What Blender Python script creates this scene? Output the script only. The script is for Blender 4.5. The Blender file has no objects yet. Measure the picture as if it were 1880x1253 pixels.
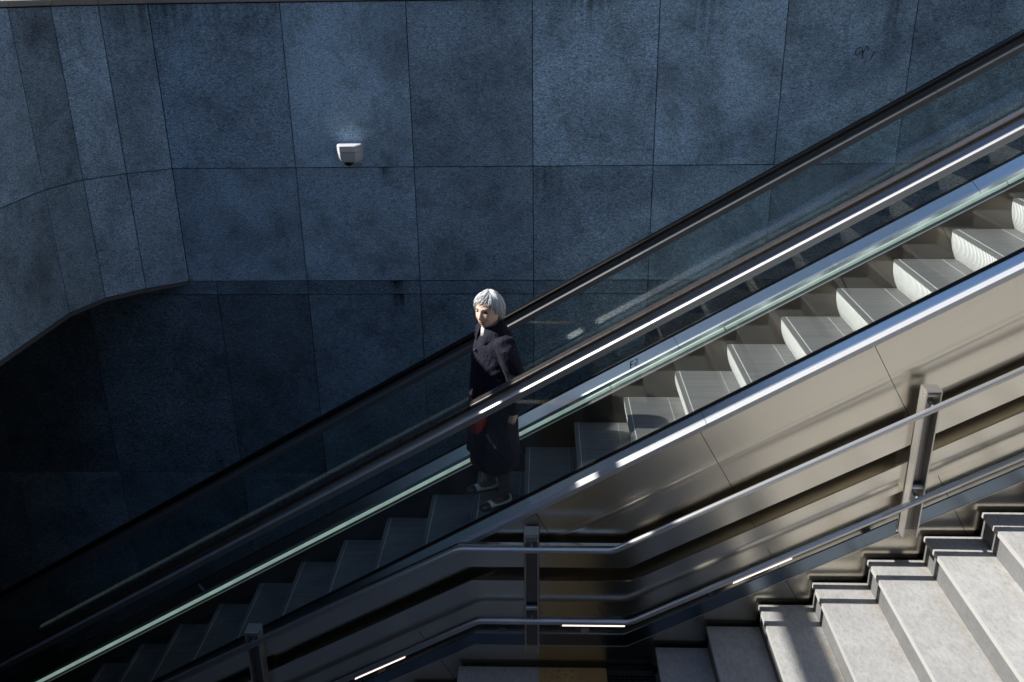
import bpy, bmesh, math, random
from mathutils import Vector, Matrix
random.seed(7)
SC = bpy.context.scene
COL = SC.collection

# ------------------------------------------------------------------ helpers
def tag(o, label=None, cat=None, group=None, kind=None):
    if label: o['label'] = label
    if cat: o['category'] = cat
    if group: o['group'] = group
    if kind: o['kind'] = kind
    return o

def empty(name, loc=(0, 0, 0), rz=0.0):
    o = bpy.data.objects.new(name, None)
    o.empty_display_size = 0.2
    COL.objects.link(o)
    o.location = loc
    o.rotation_euler = (0, 0, rz)
    return o

class MB:
    def __init__(self):
        self.bm = bmesh.new()
        self.mi = 0
    def face(self, vs):
        try:
            f = self.bm.faces.new(vs)
            f.material_index = self.mi
            return f
        except ValueError:
            return None
    def hexa(self, p):
        v = [self.bm.verts.new(q) for q in p]
        for a in ((0, 3, 2, 1), (4, 5, 6, 7), (0, 1, 5, 4), (1, 2, 6, 5), (2, 3, 7, 6), (3, 0, 4, 7)):
            self.face([v[i] for i in a])
    def box(self, x0, x1, y0, y1, z0, z1):
        self.hexa([(x0, y0, z0), (x1, y0, z0), (x1, y1, z0), (x0, y1, z0),
                   (x0, y0, z1), (x1, y0, z1), (x1, y1, z1), (x0, y1, z1)])
    def rings(self, rs, closed=True, cap=True):
        R = [[self.bm.verts.new(p) for p in r] for r in rs]
        n = len(R[0])
        for a, b in zip(R, R[1:]):
            for i in range(n if closed else n - 1):
                j = (i + 1) % n
                self.face([a[i], a[j], b[j], b[i]])
        if cap and closed:
            self.face(R[0][::-1])
            self.face(R[-1])
        return R
    def tube(self, pts, r, n=16, cap=True):
        pts = [Vector(p) for p in pts]
        rr = r if isinstance(r, (list, tuple)) else [r] * len(pts)
        rs = []
        for i, p in enumerate(pts):
            if i == 0: t = (pts[1] - p).normalized(); k = 1
            elif i == len(pts) - 1: t = (p - pts[i - 1]).normalized(); k = 1
            else:
                a = (p - pts[i - 1]).normalized(); b = (pts[i + 1] - p).normalized()
                t = (a + b).normalized(); k = 1 / max(.3, t.dot(a))
            s = Vector((0, 1, 0))
            if abs(t.dot(s)) > .95: s = Vector((1, 0, 0))
            u = (s - t * s.dot(t)).normalized()
            w = t.cross(u)
            rs.append([p + rr[i] * (u * math.cos(2 * math.pi * j / n) + w * k * math.sin(2 * math.pi * j / n)) for j in range(n)])
        self.rings(rs, True, cap)
    def build(self, name, mats, parent=None, smooth=False, bevel=0.0, auto=None):
        bm = self.bm
        bmesh.ops.recalc_face_normals(bm, faces=bm.faces[:])
        me = bpy.data.meshes.new(name)
        bm.to_mesh(me); bm.free()
        if not isinstance(mats, (list, tuple)): mats = [mats]
        for m in mats: me.materials.append(m)
        if smooth or auto:
            for p in me.polygons: p.use_smooth = True
        o = bpy.data.objects.new(name, me)
        COL.objects.link(o)
        if auto:
            me.set_sharp_from_angle(angle=math.radians(auto))
        if parent is not None:
            o.parent = parent
            o.location = -Vector(parent.location) if False else (0, 0, 0)
        if bevel:
            b = o.modifiers.new('bevel', 'BEVEL'); b.width = bevel; b.segments = 2; b.limit_method = 'ANGLE'; b.angle_limit = math.radians(40)
        return o

# ------------------------------------------------------------------ materials
def mat(name):
    m = bpy.data.materials.new(name); m.use_nodes = True
    nt = m.node_tree; nt.nodes.clear()
    out = nt.nodes.new('ShaderNodeOutputMaterial')
    return m, nt, out
def N(nt, t, **kw):
    n = nt.nodes.new(t)
    for k, v in kw.items():
        if k.startswith('i_'):
            n.inputs[k[2:].replace('_', ' ')].default_value = v
        else: setattr(n, k, v)
    return n
def ramp(nt, stops):
    n = nt.nodes.new('ShaderNodeValToRGB')
    el = n.color_ramp.elements
    while len(el) < len(stops): el.new(.5)
    for e, (p, c) in zip(el, stops):
        e.position = p
        e.color = (c, c, c, 1) if isinstance(c, (int, float)) else (*c, 1)
    return n
def math_n(nt, op, a, b=None, clamp=False):
    n = nt.nodes.new('ShaderNodeMath'); n.operation = op; n.use_clamp = clamp
    for i, v in enumerate((a, b)):
        if v is None: continue
        if isinstance(v, (int, float)): n.inputs[i].default_value = v
        else: nt.links.new(v, n.inputs[i])
    return n.outputs[0]
def mix_c(nt, fac, a, b, mode='MIX'):
    n = nt.nodes.new('ShaderNodeMix'); n.data_type = 'RGBA'; n.blend_type = mode
    for sock, v in ((n.inputs[0], fac), (n.inputs[6], a), (n.inputs[7], b)):
        if isinstance(v, (int, float)): sock.default_value = v
        elif isinstance(v, (tuple, list)): sock.default_value = (*v, 1)
        else: nt.links.new(v, sock)
    return n.outputs[2]
def noise(nt, vec, scale, detail=4, rough=.6, dist=0.0):
    n = nt.nodes.new('ShaderNodeTexNoise')
    n.inputs['Scale'].default_value = scale; n.inputs['Detail'].default_value = detail
    n.inputs['Roughness'].default_value = rough; n.inputs['Distortion'].default_value = dist
    if vec is not None: nt.links.new(vec, n.inputs['Vector'])
    return n.outputs['Fac']
def coords(nt, scale=(1, 1, 1), rot=(0, 0, 0)):
    g = nt.nodes.new('ShaderNodeNewGeometry')
    m = nt.nodes.new('ShaderNodeMapping')
    m.inputs['Scale'].default_value = scale; m.inputs['Rotation'].default_value = rot
    nt.links.new(g.outputs['Position'], m.inputs['Vector'])
    return m.outputs['Vector']

def simple(name, col, rough=.5, metal=0.0, spec=.5, noise_amt=0.0, nscale=30, bump=0.0, coat=0.0, stretch=None):
    m, nt, out = mat(name)
    b = N(nt, 'ShaderNodeBsdfPrincipled')
    b.inputs['Base Color'].default_value = (*col, 1); b.inputs['Roughness'].default_value = rough
    b.inputs['Metallic'].default_value = metal; b.inputs['Specular IOR Level'].default_value = spec
    if coat: b.inputs['Coat Weight'].default_value = coat
    if noise_amt or bump:
        v = coords(nt, stretch or (1, 1, 1))
        f = noise(nt, v, nscale, 5, .6)
        if noise_amt:
            r = ramp(nt, [(.3, tuple(c * (1 - noise_amt) for c in col)), (.7, tuple(min(1, c * (1 + noise_amt)) for c in col))])
            nt.links.new(f, r.inputs[0]); nt.links.new(r.outputs[0], b.inputs['Base Color'])
            rr = ramp(nt, [(.3, max(.02, rough - .06)), (.7, min(1, rough + .06))])
            nt.links.new(f, rr.inputs[0]); nt.links.new(rr.outputs[0], b.inputs['Roughness'])
        if bump:
            bp = N(nt, 'ShaderNodeBump'); bp.inputs['Strength'].default_value = bump; bp.inputs['Distance'].default_value = .01
            nt.links.new(f, bp.inputs['Height']); nt.links.new(bp.outputs[0], b.inputs['Normal'])
    nt.links.new(b.outputs[0], out.inputs[0])
    return m

def steel(name, col, rough, scale_u=2.0, scale_w=260.0, bump=.02, wave=0.0, smear=.05, aniso=0.0):
    """brushed stainless sheet, grain along the 30 degree run"""
    m, nt, out = mat(name)
    b = N(nt, 'ShaderNodeBsdfPrincipled')
    b.inputs['Metallic'].default_value = 1.0
    v = coords(nt, (1, 1, 1), (0, math.radians(30), 0))
    mp = N(nt, 'ShaderNodeMapping'); mp.inputs['Scale'].default_value = (scale_u, scale_w, scale_w)
    nt.links.new(v, mp.inputs[0])
    f = noise(nt, mp.outputs[0], 1.0, 3, .6)
    g = noise(nt, coords(nt), 2.6, 4, .55)
    r = ramp(nt, [(.25, tuple(c * .93 for c in col)), (.75, tuple(min(1, c * 1.05) for c in col))])
    nt.links.new(f, r.inputs[0])
    c2 = mix_c(nt, math_n(nt, 'MULTIPLY', g, .18), r.outputs[0], tuple(c * .8 for c in col))
    nt.links.new(c2, b.inputs['Base Color'])
    rg = math_n(nt, 'ADD', math_n(nt, 'MULTIPLY', g, smear), rough - smear * .5)
    nt.links.new(rg, b.inputs['Roughness'])
    bp = N(nt, 'ShaderNodeBump'); bp.inputs['Strength'].default_value = bump; bp.inputs['Distance'].default_value = .002
    nt.links.new(f, bp.inputs['Height'])
    last = bp.outputs[0]
    if wave:
        h = noise(nt, coords(nt, (.9, 1, 1.7), (0, math.radians(24), 0)), 1.0, 2, .4)
        b2 = N(nt, 'ShaderNodeBump'); b2.inputs['Strength'].default_value = 1.0; b2.inputs['Distance'].default_value = wave
        nt.links.new(h, b2.inputs['Height']); nt.links.new(last, b2.inputs['Normal']); last = b2.outputs[0]
    nt.links.new(last, b.inputs['Normal'])
    if aniso:                         # brushed across the run: reflections smear along it
        b.inputs['Anisotropic'].default_value = aniso
        tv = N(nt, 'ShaderNodeCombineXYZ'); tv.inputs[0].default_value = math.cos(math.radians(30)); tv.inputs[2].default_value = .5
        nt.links.new(tv.outputs[0], b.inputs['Tangent'])
    nt.links.new(b.outputs[0], out.inputs[0])
    return m

def slate(name, dark, mid, light, gain=1.0):
    m, nt, out = mat(name)
    b = N(nt, 'ShaderNodeBsdfPrincipled')
    geo = N(nt, 'ShaderNodeNewGeometry')
    isl = geo.outputs['Random Per Island']
    # every slab is cut from another place of the quarry: shift the pattern per slab
    off = N(nt, 'ShaderNodeCombineXYZ')
    for i in range(3): nt.links.new(math_n(nt, 'MULTIPLY', isl, 37.0 + 11 * i), off.inputs[i])
    add = N(nt, 'ShaderNodeVectorMath', operation='ADD')
    nt.links.new(geo.outputs['Position'], add.inputs[0]); nt.links.new(off.outputs[0], add.inputs[1])
    rot = N(nt, 'ShaderNodeMapping'); rot.inputs['Rotation'].default_value = (0, math.radians(38), 0)
    rot.inputs['Scale'].default_value = (1, 1, 2.1)
    nt.links.new(add.outputs[0], rot.inputs[0])
    v = rot.outputs[0]
    fine = noise(nt, v, 80, 2, .6)
    grain = noise(nt, v, 30, 4, .7, .5)
    cloud = noise(nt, add.outputs[0], 1.9, 5, .62, .3)
    blot = noise(nt, add.outputs[0], 4.2, 6, .66, .6)
    f = math_n(nt, 'ADD', math_n(nt, 'MULTIPLY', fine, .64), math_n(nt, 'MULTIPLY', grain, .36))
    r = ramp(nt, [(.40, dark), (.48, mid), (.53, mid), (.62, light)])
    nt.links.new(f, r.inputs[0])
    # large mottling and slab-to-slab tone
    cl = ramp(nt, [(.32, .64), (.5, 1.0), (.68, 1.24)]); nt.links.new(cloud, cl.inputs[0])
    c = mix_c(nt, 1.0, r.outputs[0], cl.outputs[0], 'MULTIPLY')
    bl = ramp(nt, [(.36, .70), (.47, 1.0)]); nt.links.new(blot, bl.inputs[0])
    c = mix_c(nt, .8, c, bl.outputs[0], 'MULTIPLY')
    tone = math_n(nt, 'ADD', math_n(nt, 'MULTIPLY', isl, .56), .72 * gain)
    tn = N(nt, 'ShaderNodeCombineColor')
    for i in range(3): nt.links.new(tone, tn.inputs[i])
    c = mix_c(nt, 1.0, c, tn.outputs[0], 'MULTIPLY')
    # drip stains hanging under the joints (real dirt on the slabs)
    sp = N(nt, 'ShaderNodeSeparateXYZ'); nt.links.new(geo.outputs['Position'], sp.inputs[0])
    vst = coords(nt, (26, 1, .55))
    st = noise(nt, vst, 1.0, 3, .7)
    total = None
    for (x0, z0, w, l, s) in ((-1.28, -1.366, .07, .16, .75), (-1.245, -2.325, .10, .12, .7), (-1.22, -2.45, .14, .22, .55), (2.62, -.1, .10, .75, .45),
                              (.35, -.1, .3, .3, .35), (1.25, -.1, .2, .5, .35), (-.42, -2.45, .2, .5, .3), (-3.0, -.1, .9, .4, .35), (.02, -1.366, .16, .35, .3)):
        dx = math_n(nt, 'ABSOLUTE', math_n(nt, 'SUBTRACT', sp.outputs[0], x0))
        fx = math_n(nt, 'SUBTRACT', 1.0, math_n(nt, 'DIVIDE', dx, w), True)
        d = math_n(nt, 'DIVIDE', math_n(nt, 'SUBTRACT', z0, sp.outputs[2]), l)
        inside = math_n(nt, 'GREATER_THAN', d, 0.0)
        fz = math_n(nt, 'MULTIPLY', math_n(nt, 'SUBTRACT', 1.0, d, True), inside)
        k = math_n(nt, 'MULTIPLY', math_n(nt, 'MULTIPLY', fx, fz), s * 2.2)
        total = k if total is None else math_n(nt, 'MAXIMUM', total, k)
    sr = ramp(nt, [(.36, 0.0), (.62, 1.0)]); nt.links.new(st, sr.inputs[0])
    stain = math_n(nt, 'MULTIPLY', total, sr.outputs[0], True)
    c = mix_c(nt, stain, c, (.012, .016, .016))
    nt.links.new(c, b.inputs['Base Color'])
    b.inputs['Roughness'].default_value = .62
    b.inputs['Specular IOR Level'].default_value = .35
    bp = N(nt, 'ShaderNodeBump'); bp.inputs['Strength'].default_value = .8; bp.inputs['Distance'].default_value = .010
    nt.links.new(f, bp.inputs['Height']); nt.links.new(bp.outputs[0], b.inputs['Normal'])
    nt.links.new(b.outputs[0], out.inputs[0])
    return m

def granite(name, dark, light, rust=True, rough=.75):
    m, nt, out = mat(name)
    b = N(nt, 'ShaderNodeBsdfPrincipled')
    geo = N(nt, 'ShaderNodeNewGeometry')
    v = coords(nt, (1, 1, 1), (0, 0, .5))
    f = noise(nt, v, 210, 3, .75)
    g = noise(nt, coords(nt, (1, .45, 1), (0, 0, .6)), 46, 5, .7, .5)
    h = noise(nt, v, 3.1, 5, .6)
    mixf = math_n(nt, 'ADD', math_n(nt, 'MULTIPLY', f, .5), math_n(nt, 'MULTIPLY', g, .5))
    r = ramp(nt, [(.32, dark), (.5, tuple((a + 2 * b_) / 3 for a, b_ in zip(dark, light))), (.66, light)])
    nt.links.new(mixf, r.inputs[0])
    hr = ramp(nt, [(.3, .80), (.7, 1.10)]); nt.links.new(h, hr.inputs[0])
    c = mix_c(nt, .75, r.outputs[0], hr.outputs[0], 'MULTIPLY')
    oi = N(nt, 'ShaderNodeObjectInfo')
    t = math_n(nt, 'ADD', math_n(nt, 'MULTIPLY', oi.outputs['Random'], .14), .92)
    cc = N(nt, 'ShaderNodeCombineColor')
    for i in range(3): nt.links.new(t, cc.inputs[i])
    c = mix_c(nt, 1.0, c, cc.outputs[0], 'MULTIPLY')
    if rust:   # ochre dirt washed against the back of every tread
        tc = N(nt, 'ShaderNodeTexCoord'); sp = N(nt, 'ShaderNodeSeparateXYZ'); nt.links.new(tc.outputs['Object'], sp.inputs[0])
        e = ramp(nt, [(.72, 0.0), (.98, 1.0)])
        nt.links.new(math_n(nt, 'DIVIDE', sp.outputs[0], .353), e.inputs[0])
        nn = ramp(nt, [(.42, 0.0), (.62, 1.0)]); nt.links.new(noise(nt, coords(nt), 7, 5, .65), nn.inputs[0])
        k = math_n(nt, 'MULTIPLY', math_n(nt, 'MULTIPLY', e.outputs[0], nn.outputs[0]), .65)
        c = mix_c(nt, math_n(nt, 'MULTIPLY', k, .6), c, (.25, .20, .13))
    nt.links.new(c, b.inputs['Base Color'])
    b.inputs['Roughness'].default_value = rough; b.inputs['Specular IOR Level'].default_value = .3
    bp = N(nt, 'ShaderNodeBump'); bp.inputs['Strength'].default_value = .35; bp.inputs['Distance'].default_value = .003
    nt.links.new(mixf, bp.inputs['Height']); nt.links.new(bp.outputs[0], b.inputs['Normal'])
    nt.links.new(b.outputs[0], out.inputs[0])
    return m

def glass_mat():
    m, nt, out = mat('clear_glass')
    tr = N(nt, 'ShaderNodeBsdfTransparent'); tr.inputs[0].default_value = (.93, .965, .96, 1)
    gl = N(nt, 'ShaderNodeBsdfGlossy'); gl.inputs['Roughness'].default_value = .015
    lw = N(nt, 'ShaderNodeLayerWeight'); lw.inputs[0].default_value = .5
    fr_o = math_n(nt, 'ADD', math_n(nt, 'MULTIPLY', math_n(nt, 'POWER', lw.outputs['Facing'], 5.0), .93), .042, True)
    # fingermarks and dust film
    f = noise(nt, coords(nt, (1, 1, 1), (0, math.radians(30), 0)), 5, 5, .65)
    d = N(nt, 'ShaderNodeBsdfDiffuse'); d.inputs[0].default_value = (.55, .57, .56, 1)
    r = ramp(nt, [(.45, .0), (.8, .035)]); nt.links.new(f, r.inputs[0])
    m1 = N(nt, 'ShaderNodeMixShader'); nt.links.new(r.outputs[0], m1.inputs[0]); nt.links.new(tr.outputs[0], m1.inputs[1]); nt.links.new(d.outputs[0], m1.inputs[2])
    mx = N(nt, 'ShaderNodeMixShader')
    nt.links.new(fr_o, mx.inputs[0]); nt.links.new(m1.outputs[0], mx.inputs[1]); nt.links.new(gl.outputs[0], mx.inputs[2])
    nt.links.new(mx.outputs[0], out.inputs[0])
    return m

def emit(name, col, s, stripes=False):
    m, nt, out = mat(name)
    e = N(nt, 'ShaderNodeEmission'); e.inputs[0].default_value = (*col, 1); e.inputs[1].default_value = s
    if stripes:
        v = coords(nt, (1, 1, 1), (0, math.radians(30), 0))
        f = noise(nt, v, 9, 4, .6)
        r = ramp(nt, [(.3, s * .8), (.7, s * 1.15)]); nt.links.new(f, r.inputs[0]); nt.links.new(r.outputs[0], e.inputs[1])
        d = N(nt, 'ShaderNodeBsdfDiffuse'); d.inputs[0].default_value = (.42, .47, .45, 1)
        a = N(nt, 'ShaderNodeAddShader'); nt.links.new(e.outputs[0], a.inputs[0]); nt.links.new(d.outputs[0], a.inputs[1])
        nt.links.new(a.outputs[0], out.inputs[0])
    else:
        nt.links.new(e.outputs[0], out.inputs[0])
    return m

def tread_mat():
    m, nt, out = mat('ribbed_aluminium_tread')
    b = N(nt, 'ShaderNodeBsdfPrincipled'); b.inputs['Metallic'].default_value = .55
    geo = N(nt, 'ShaderNodeNewGeometry'); sp = N(nt, 'ShaderNodeSeparateXYZ'); nt.links.new(geo.outputs['Position'], sp.inputs[0])
    w = math_n(nt, 'SINE', math_n(nt, 'MULTIPLY', sp.outputs[1], 2 * math.pi / .0105))
    f = noise(nt, coords(nt, (1.2, 60, 1)), 1.0, 4, .65)
    g = noise(nt, coords(nt), 5, 4, .6)
    r = ramp(nt, [(.3, (.12, .125, .13)), (.7, (.225, .23, .232))]); nt.links.new(f, r.inputs[0])
    c = mix_c(nt, math_n(nt, 'MULTIPLY', g, .4), r.outputs[0], (.17, .155, .14))
    nt.links.new(c, b.inputs['Base Color']); b.inputs['Roughness'].default_value = .48
    bp = N(nt, 'ShaderNodeBump'); bp.inputs['Strength'].default_value = .5; bp.inputs['Distance'].default_value = .002
    nt.links.new(w, bp.inputs['Height']); nt.links.new(bp.outputs[0], b.inputs['Normal'])
    nt.links.new(b.outputs[0], out.inputs[0])
    return m

def riser_mat():
    m, nt, out = mat('pale_aluminium_riser')
    b = N(nt, 'ShaderNodeBsdfPrincipled'); b.inputs['Metallic'].default_value = .15
    tc = N(nt, 'ShaderNodeTexCoord'); sp = N(nt, 'ShaderNodeSeparateXYZ'); nt.links.new(tc.outputs['Object'], sp.inputs[0])
    e = ramp(nt, [(.0, 1.0), (.4, .0)]); nt.links.new(math_n(nt, 'ADD', math_n(nt, 'MULTIPLY', sp.outputs[2], 4.3), 1.0), e.inputs[0])
    f = noise(nt, coords(nt, (1, 1, 1)), 14, 5, .65)
    k = math_n(nt, 'MULTIPLY', e.outputs[0], ramp_out(nt, f, .4, .7), True)
    r = ramp(nt, [(.3, (.80, .81, .81)), (.7, (.90, .90, .89))]); nt.links.new(f, r.inputs[0])
    spot = ramp_out(nt, noise(nt, coords(nt), 9, 3, .5), .70, .78)
    c = mix_c(nt, math_n(nt, 'MULTIPLY', k, .55), r.outputs[0], (.33, .27, .2))
    c = mix_c(nt, math_n(nt, 'MULTIPLY', spot, .6), c, (.42, .34, .22))
    nt.links.new(c, b.inputs['Base Color']); b.inputs['Roughness'].default_value = .5
    nt.links.new(b.outputs[0], out.inputs[0])
    return m
def ramp_out(nt, sock, a, b):
    r = ramp(nt, [(a, 0.0), (b, 1.0)]); nt.links.new(sock, r.inputs[0]); return r.outputs[0]

def cloth(name, col, wrinkle=.35, weave=900):
    m, nt, out = mat(name)
    b = N(nt, 'ShaderNodeBsdfPrincipled'); b.inputs['Roughness'].default_value = .72
    b.inputs['Specular IOR Level'].default_value = .2
    b.inputs['Sheen Weight'].default_value = .04
    f = noise(nt, coords(nt, (1, 1, .35), (0.35, .25, 0)), 22, 4, .6, 1.2)
    g = noise(nt, coords(nt), 160, 3, .6)
    r = ramp(nt, [(.3, tuple(c * .75 for c in col)), (.7, tuple(min(1, c * 1.25) for c in col))]); nt.links.new(g, r.inputs[0])
    nt.links.new(r.outputs[0], b.inputs['Base Color'])
    bp = N(nt, 'ShaderNodeBump'); bp.inputs['Strength'].default_value = wrinkle; bp.inputs['Distance'].default_value = .03
    nt.links.new(f, bp.inputs['Height']); nt.links.new(bp.outputs[0], b.inputs['Normal'])
    nt.links.new(b.outputs[0], out.inputs[0])
    return m

M = {}
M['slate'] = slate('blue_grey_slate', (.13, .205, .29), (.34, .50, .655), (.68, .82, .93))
M['slate_low_shaded'] = slate('shaded_lower_slate', (.060, .098, .138), (.165, .250, .335), (.40, .50, .58), .9)  # same slate, darkened to deepen the shade low on the wall
M['joint'] = simple('dark_joint', (.012, .013, .014), .9)
M['coping'] = simple('pale_coping_stone', (.33, .31, .28), .8, noise_amt=.15, nscale=60, bump=.2)
M['concrete'] = simple('raw_concrete', (.07, .07, .07), .85, noise_amt=.25, nscale=6, bump=.2)
M['dark_concrete'] = simple('dark_concrete', (.022, .0225, .024), .9, noise_amt=.2, nscale=5)
M['dark_blocker'] = simple('dark_blocker', (.020, .017, .016), .85, noise_amt=.2, nscale=12)  # kept dark so the added blocks bounce little sunlight
M['paving'] = simple('street_paving', (.27, .26, .24), .85, noise_amt=.18, nscale=8, bump=.2)
M['grass'] = simple('grass_blade', (.06, .09, .03), .7, noise_amt=.35, nscale=25)
M['granite'] = granite('grey_granite', (.225, .227, .227), (.475, .477, .472))
M['granite_edge'] = simple('sawn_granite_edge', (.37, .37, .365), .7, noise_amt=.10, nscale=120)
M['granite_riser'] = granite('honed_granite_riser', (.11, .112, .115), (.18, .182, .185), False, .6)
M['tactile'] = simple('ochre_tactile_tile', (.40, .27, .11), .6, noise_amt=.15, nscale=40)
M['grate'] = simple('black_drain_grate', (.010, .010, .010), .5)
M['clad'] = steel('satin_steel_cladding', (.67, .625, .54), .24, bump=.004, wave=.0012, aniso=.66)
M['slat'] = steel('polished_steel_slat', (.66, .62, .545), .19, bump=.004, wave=.0008, aniso=.6)
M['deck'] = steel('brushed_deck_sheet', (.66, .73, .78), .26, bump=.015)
M['deck_in_lit'] = steel('sky_lit_inner_deck_sheet', (.84, .92, .97), .26, bump=.012)  # deck sheet lightened to bring up its weak sky reflection
M['trim'] = simple('bright_deck_trim', (.56, .57, .60), .45, .55)
M['satin'] = simple('satin_anodised_strip', (.50, .50, .52), .48, .45)
M['profile_dimmed'] = simple('dimmed_aluminium_profile', (.115, .12, .125), .62, 0.0, spec=.25)  # far carrier coloured dark and matt to suppress its sun glint
M['satin_dimmed'] = simple('dimmed_anodised_strip', (.085, .083, .082), .8, 0.0, spec=.1)  # far strip darkened likewise, no sun glint wanted there
M['profile'] = steel('aluminium_profile', (.56, .58, .60), .40, bump=.02)
M['skirt'] = steel('worn_skirt_sheet', (.115, .100, .082), .32, 1.2, 60, .03, smear=.14)
M['dark'] = simple('black_rubber_gap', (.008, .008, .009), .6)
M['handrail'] = simple('brown_black_rubber', (.036, .032, .030), .30, spec=.4, noise_amt=.1, nscale=20)
M['handrail_far_shaded'] = simple('shaded_black_rubber', (.006, .006, .006), .40, spec=.2, noise_amt=.1, nscale=20)  # far rubber blackened so its sunlit top reads as shaded
M['tube'] = simple('brushed_steel_tube', (.60, .60, .60), .36, .72)
M['post'] = simple('brushed_steel_post', (.58, .555, .52), .36, .75, noise_amt=.06, nscale=70, stretch=(1, 1, .1))
M['brace'] = simple('darkened_steel', (.22, .21, .20), .35, 1.0)
M['glass'] = glass_mat()
M['glass_edge'] = simple('glass_edge', (.55, .62, .58), .25, spec=.6)
M['lamp'] = emit('skirt_lamp', (.62, .82, .74), .26, True)
M['led'] = emit('warm_white_led', (1.0, .83, .76), 1.15)
M['tread'] = tread_mat()
M['comb'] = simple('comb_edge', (.30, .30, .30), .5, .6)
M['line'] = simple('worn_light_line', (.74, .74, .72), .5, .3)
M['riser'] = riser_mat()
M['groove'] = simple('shaded_groove', (.26, .255, .245), .7)  # dark groove colour stands in for shade between the ribs
M['white'] = simple('white_plastic', (.62, .63, .65), .45, noise_amt=.05, nscale=20)
M['dome'] = simple('smoked_dome', (.006, .006, .007), .12, coat=.6)
M['ink'] = simple('black_ink', (.006, .008, .012), .8)
M['ink_pale'] = simple('faded_ink', (.09, .12, .2), .8)
M['coat'] = cloth('navy_coat_cloth', (.009, .010, .023), .75)
M['skirt_cloth'] = cloth('black_skirt_cloth', (.004, .004, .006), .3)
M['blouse'] = cloth('white_blouse_cloth', (.72, .72, .72), .3)
M['skin'] = simple('skin', (.80, .53, .41), .5, spec=.35, noise_amt=.10, nscale=60, bump=.12)
M['lip'] = simple('lips', (.52, .27, .22), .5)
M['stocking'] = simple('grey_brown_stocking', (.10, .080, .068), .6)
def hair_mat():
    m, nt, out = mat('white_hair')
    b = N(nt, 'ShaderNodeBsdfPrincipled'); b.inputs['Roughness'].default_value = .45; b.inputs['Specular IOR Level'].default_value = .45
    g_ = N(nt, 'ShaderNodeNewGeometry')
    r = ramp(nt, [(.0, (.45, .46, .48)), (.3, (.66, .67, .69)), (.8, (.82, .83, .85)), (1.0, (.90, .90, .91))])
    nt.links.new(g_.outputs['Random Per Island'], r.inputs[0]); nt.links.new(r.outputs[0], b.inputs['Base Color'])
    nt.links.new(b.outputs[0], out.inputs[0]); return m
M['hair'] = hair_mat()
M['hair_base'] = simple('grey_hair_roots', (.48, .49, .51), .6)
M['brow'] = simple('grey_eyebrow', (.22, .19, .17), .7)
M['eye'] = simple('dark_eye', (.03, .025, .022), .15)
M['cream'] = simple('cream_leather', (.80, .76, .68), .4)
M['toecap'] = simple('dark_toecap_leather', (.035, .026, .024), .3)
M['red'] = simple('red_leather', (.30, .014, .018), .36, noise_amt=.15, nscale=50, bump=.15)
M['clasp'] = simple('silver_clasp', (.75, .72, .66), .2, 1.0)

# ------------------------------------------------------------------ key dimensions (metres; the camera is at the origin)
T30 = math.tan(math.radians(30))
ZN = -3.501755                     # nose line of the escalator at x = 0
YW = 7.3                           # face of the stone wall
S = .54207                         # slope of the stone stairs
ZS = -4.905215                     # nosing line of the stairs at x = 0
ZL = -4.657                        # landing between the two flights
Z_TOP, Z_R1, Z_R2, Z_R3, Z_R4, Z_R5 = -.106, -1.366, -2.328, -2.449, -4.19, -5.9
XE0, XE1 = -5.6, 6.4               # ends of the escalator we build
def zn(x): return ZN + T30 * x

# ------------------------------------------------------------------ stone wall behind the escalator
G = .0035
def panel(mb, x0, x1, z0, z1, y=YW, t=.03):
    mb.box(x0 + G, x1 - G, y, y + t, z0 + G, z1 - G)
wall = tag(empty('stone_wall', (0, 0, 0)), 'tall wall of large blue grey stone slabs behind the escalator', 'wall')
cols = [-3.027, -2.010, -1.045, -.083, .880, 1.838, 2.795, 3.757, 4.72, 5.68, 6.64, 7.6, 8.56]
mb = MB()
for a, b in zip(cols, cols[1:]):
    panel(mb, a, b, Z_R1, Z_TOP); panel(mb, a, b, Z_R2, Z_R1)
mb.build('stone_slabs', M['slate'], wall)
mb = MB()
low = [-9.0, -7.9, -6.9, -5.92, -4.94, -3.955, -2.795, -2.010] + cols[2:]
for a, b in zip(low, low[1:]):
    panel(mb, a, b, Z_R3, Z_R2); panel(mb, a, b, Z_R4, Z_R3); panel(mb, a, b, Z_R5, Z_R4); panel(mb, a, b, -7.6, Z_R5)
mb.build('lower_slabs', M['slate_low_shaded'], wall)
mb = MB()
mb.box(-9.0, 8.56, YW + .022, YW + .24, -7.6, Z_R2)
mb.box(-3.40, 8.56, YW + .022, YW + .24, Z_R2 + .0005, Z_TOP)
mb.build('backing', M['joint'], wall)
mb = MB()
x = -3.027
while x < 8.5:
    mb.box(x + .002, min(x + 1.92, 8.56) - .002, YW - .012, YW + .34, Z_TOP + .006, Z_TOP + .046); x += 1.925
mb.box(-3.40, -3.031, YW + .03, YW + .34, Z_TOP + .004, Z_TOP + .044)
mb.build('coping', M['coping'], wall, bevel=.003)
# felt-pen scribble on one slab
mb = MB()
def stroke(pts, r=.0028):
    mb.tube([(px, YW - .0005, pz) for px, pz in pts], r, 6)
def scrib(lst):                     # letters laid out in millimetres from the scribble's corner
    stroke([(2.368 + a * .001, -.508 + b * .001) for a, b in lst])
scrib([(22, -32), (8, -26), (4, -10), (14, 12), (38, 28), (56, 20), (62, -8), (65, -50), (78, -46)])
scrib([(22, -32), (44, -12), (62, 0)])
scrib([(65, -40), (70, 0), (84, 34), (94, 32), (100, 8), (102, -6)])
scrib([(124, -66), (134, -40), (146, -14), (156, -2)])
mb.build('pen_scribble', M['ink'], wall, smooth=True)

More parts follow.
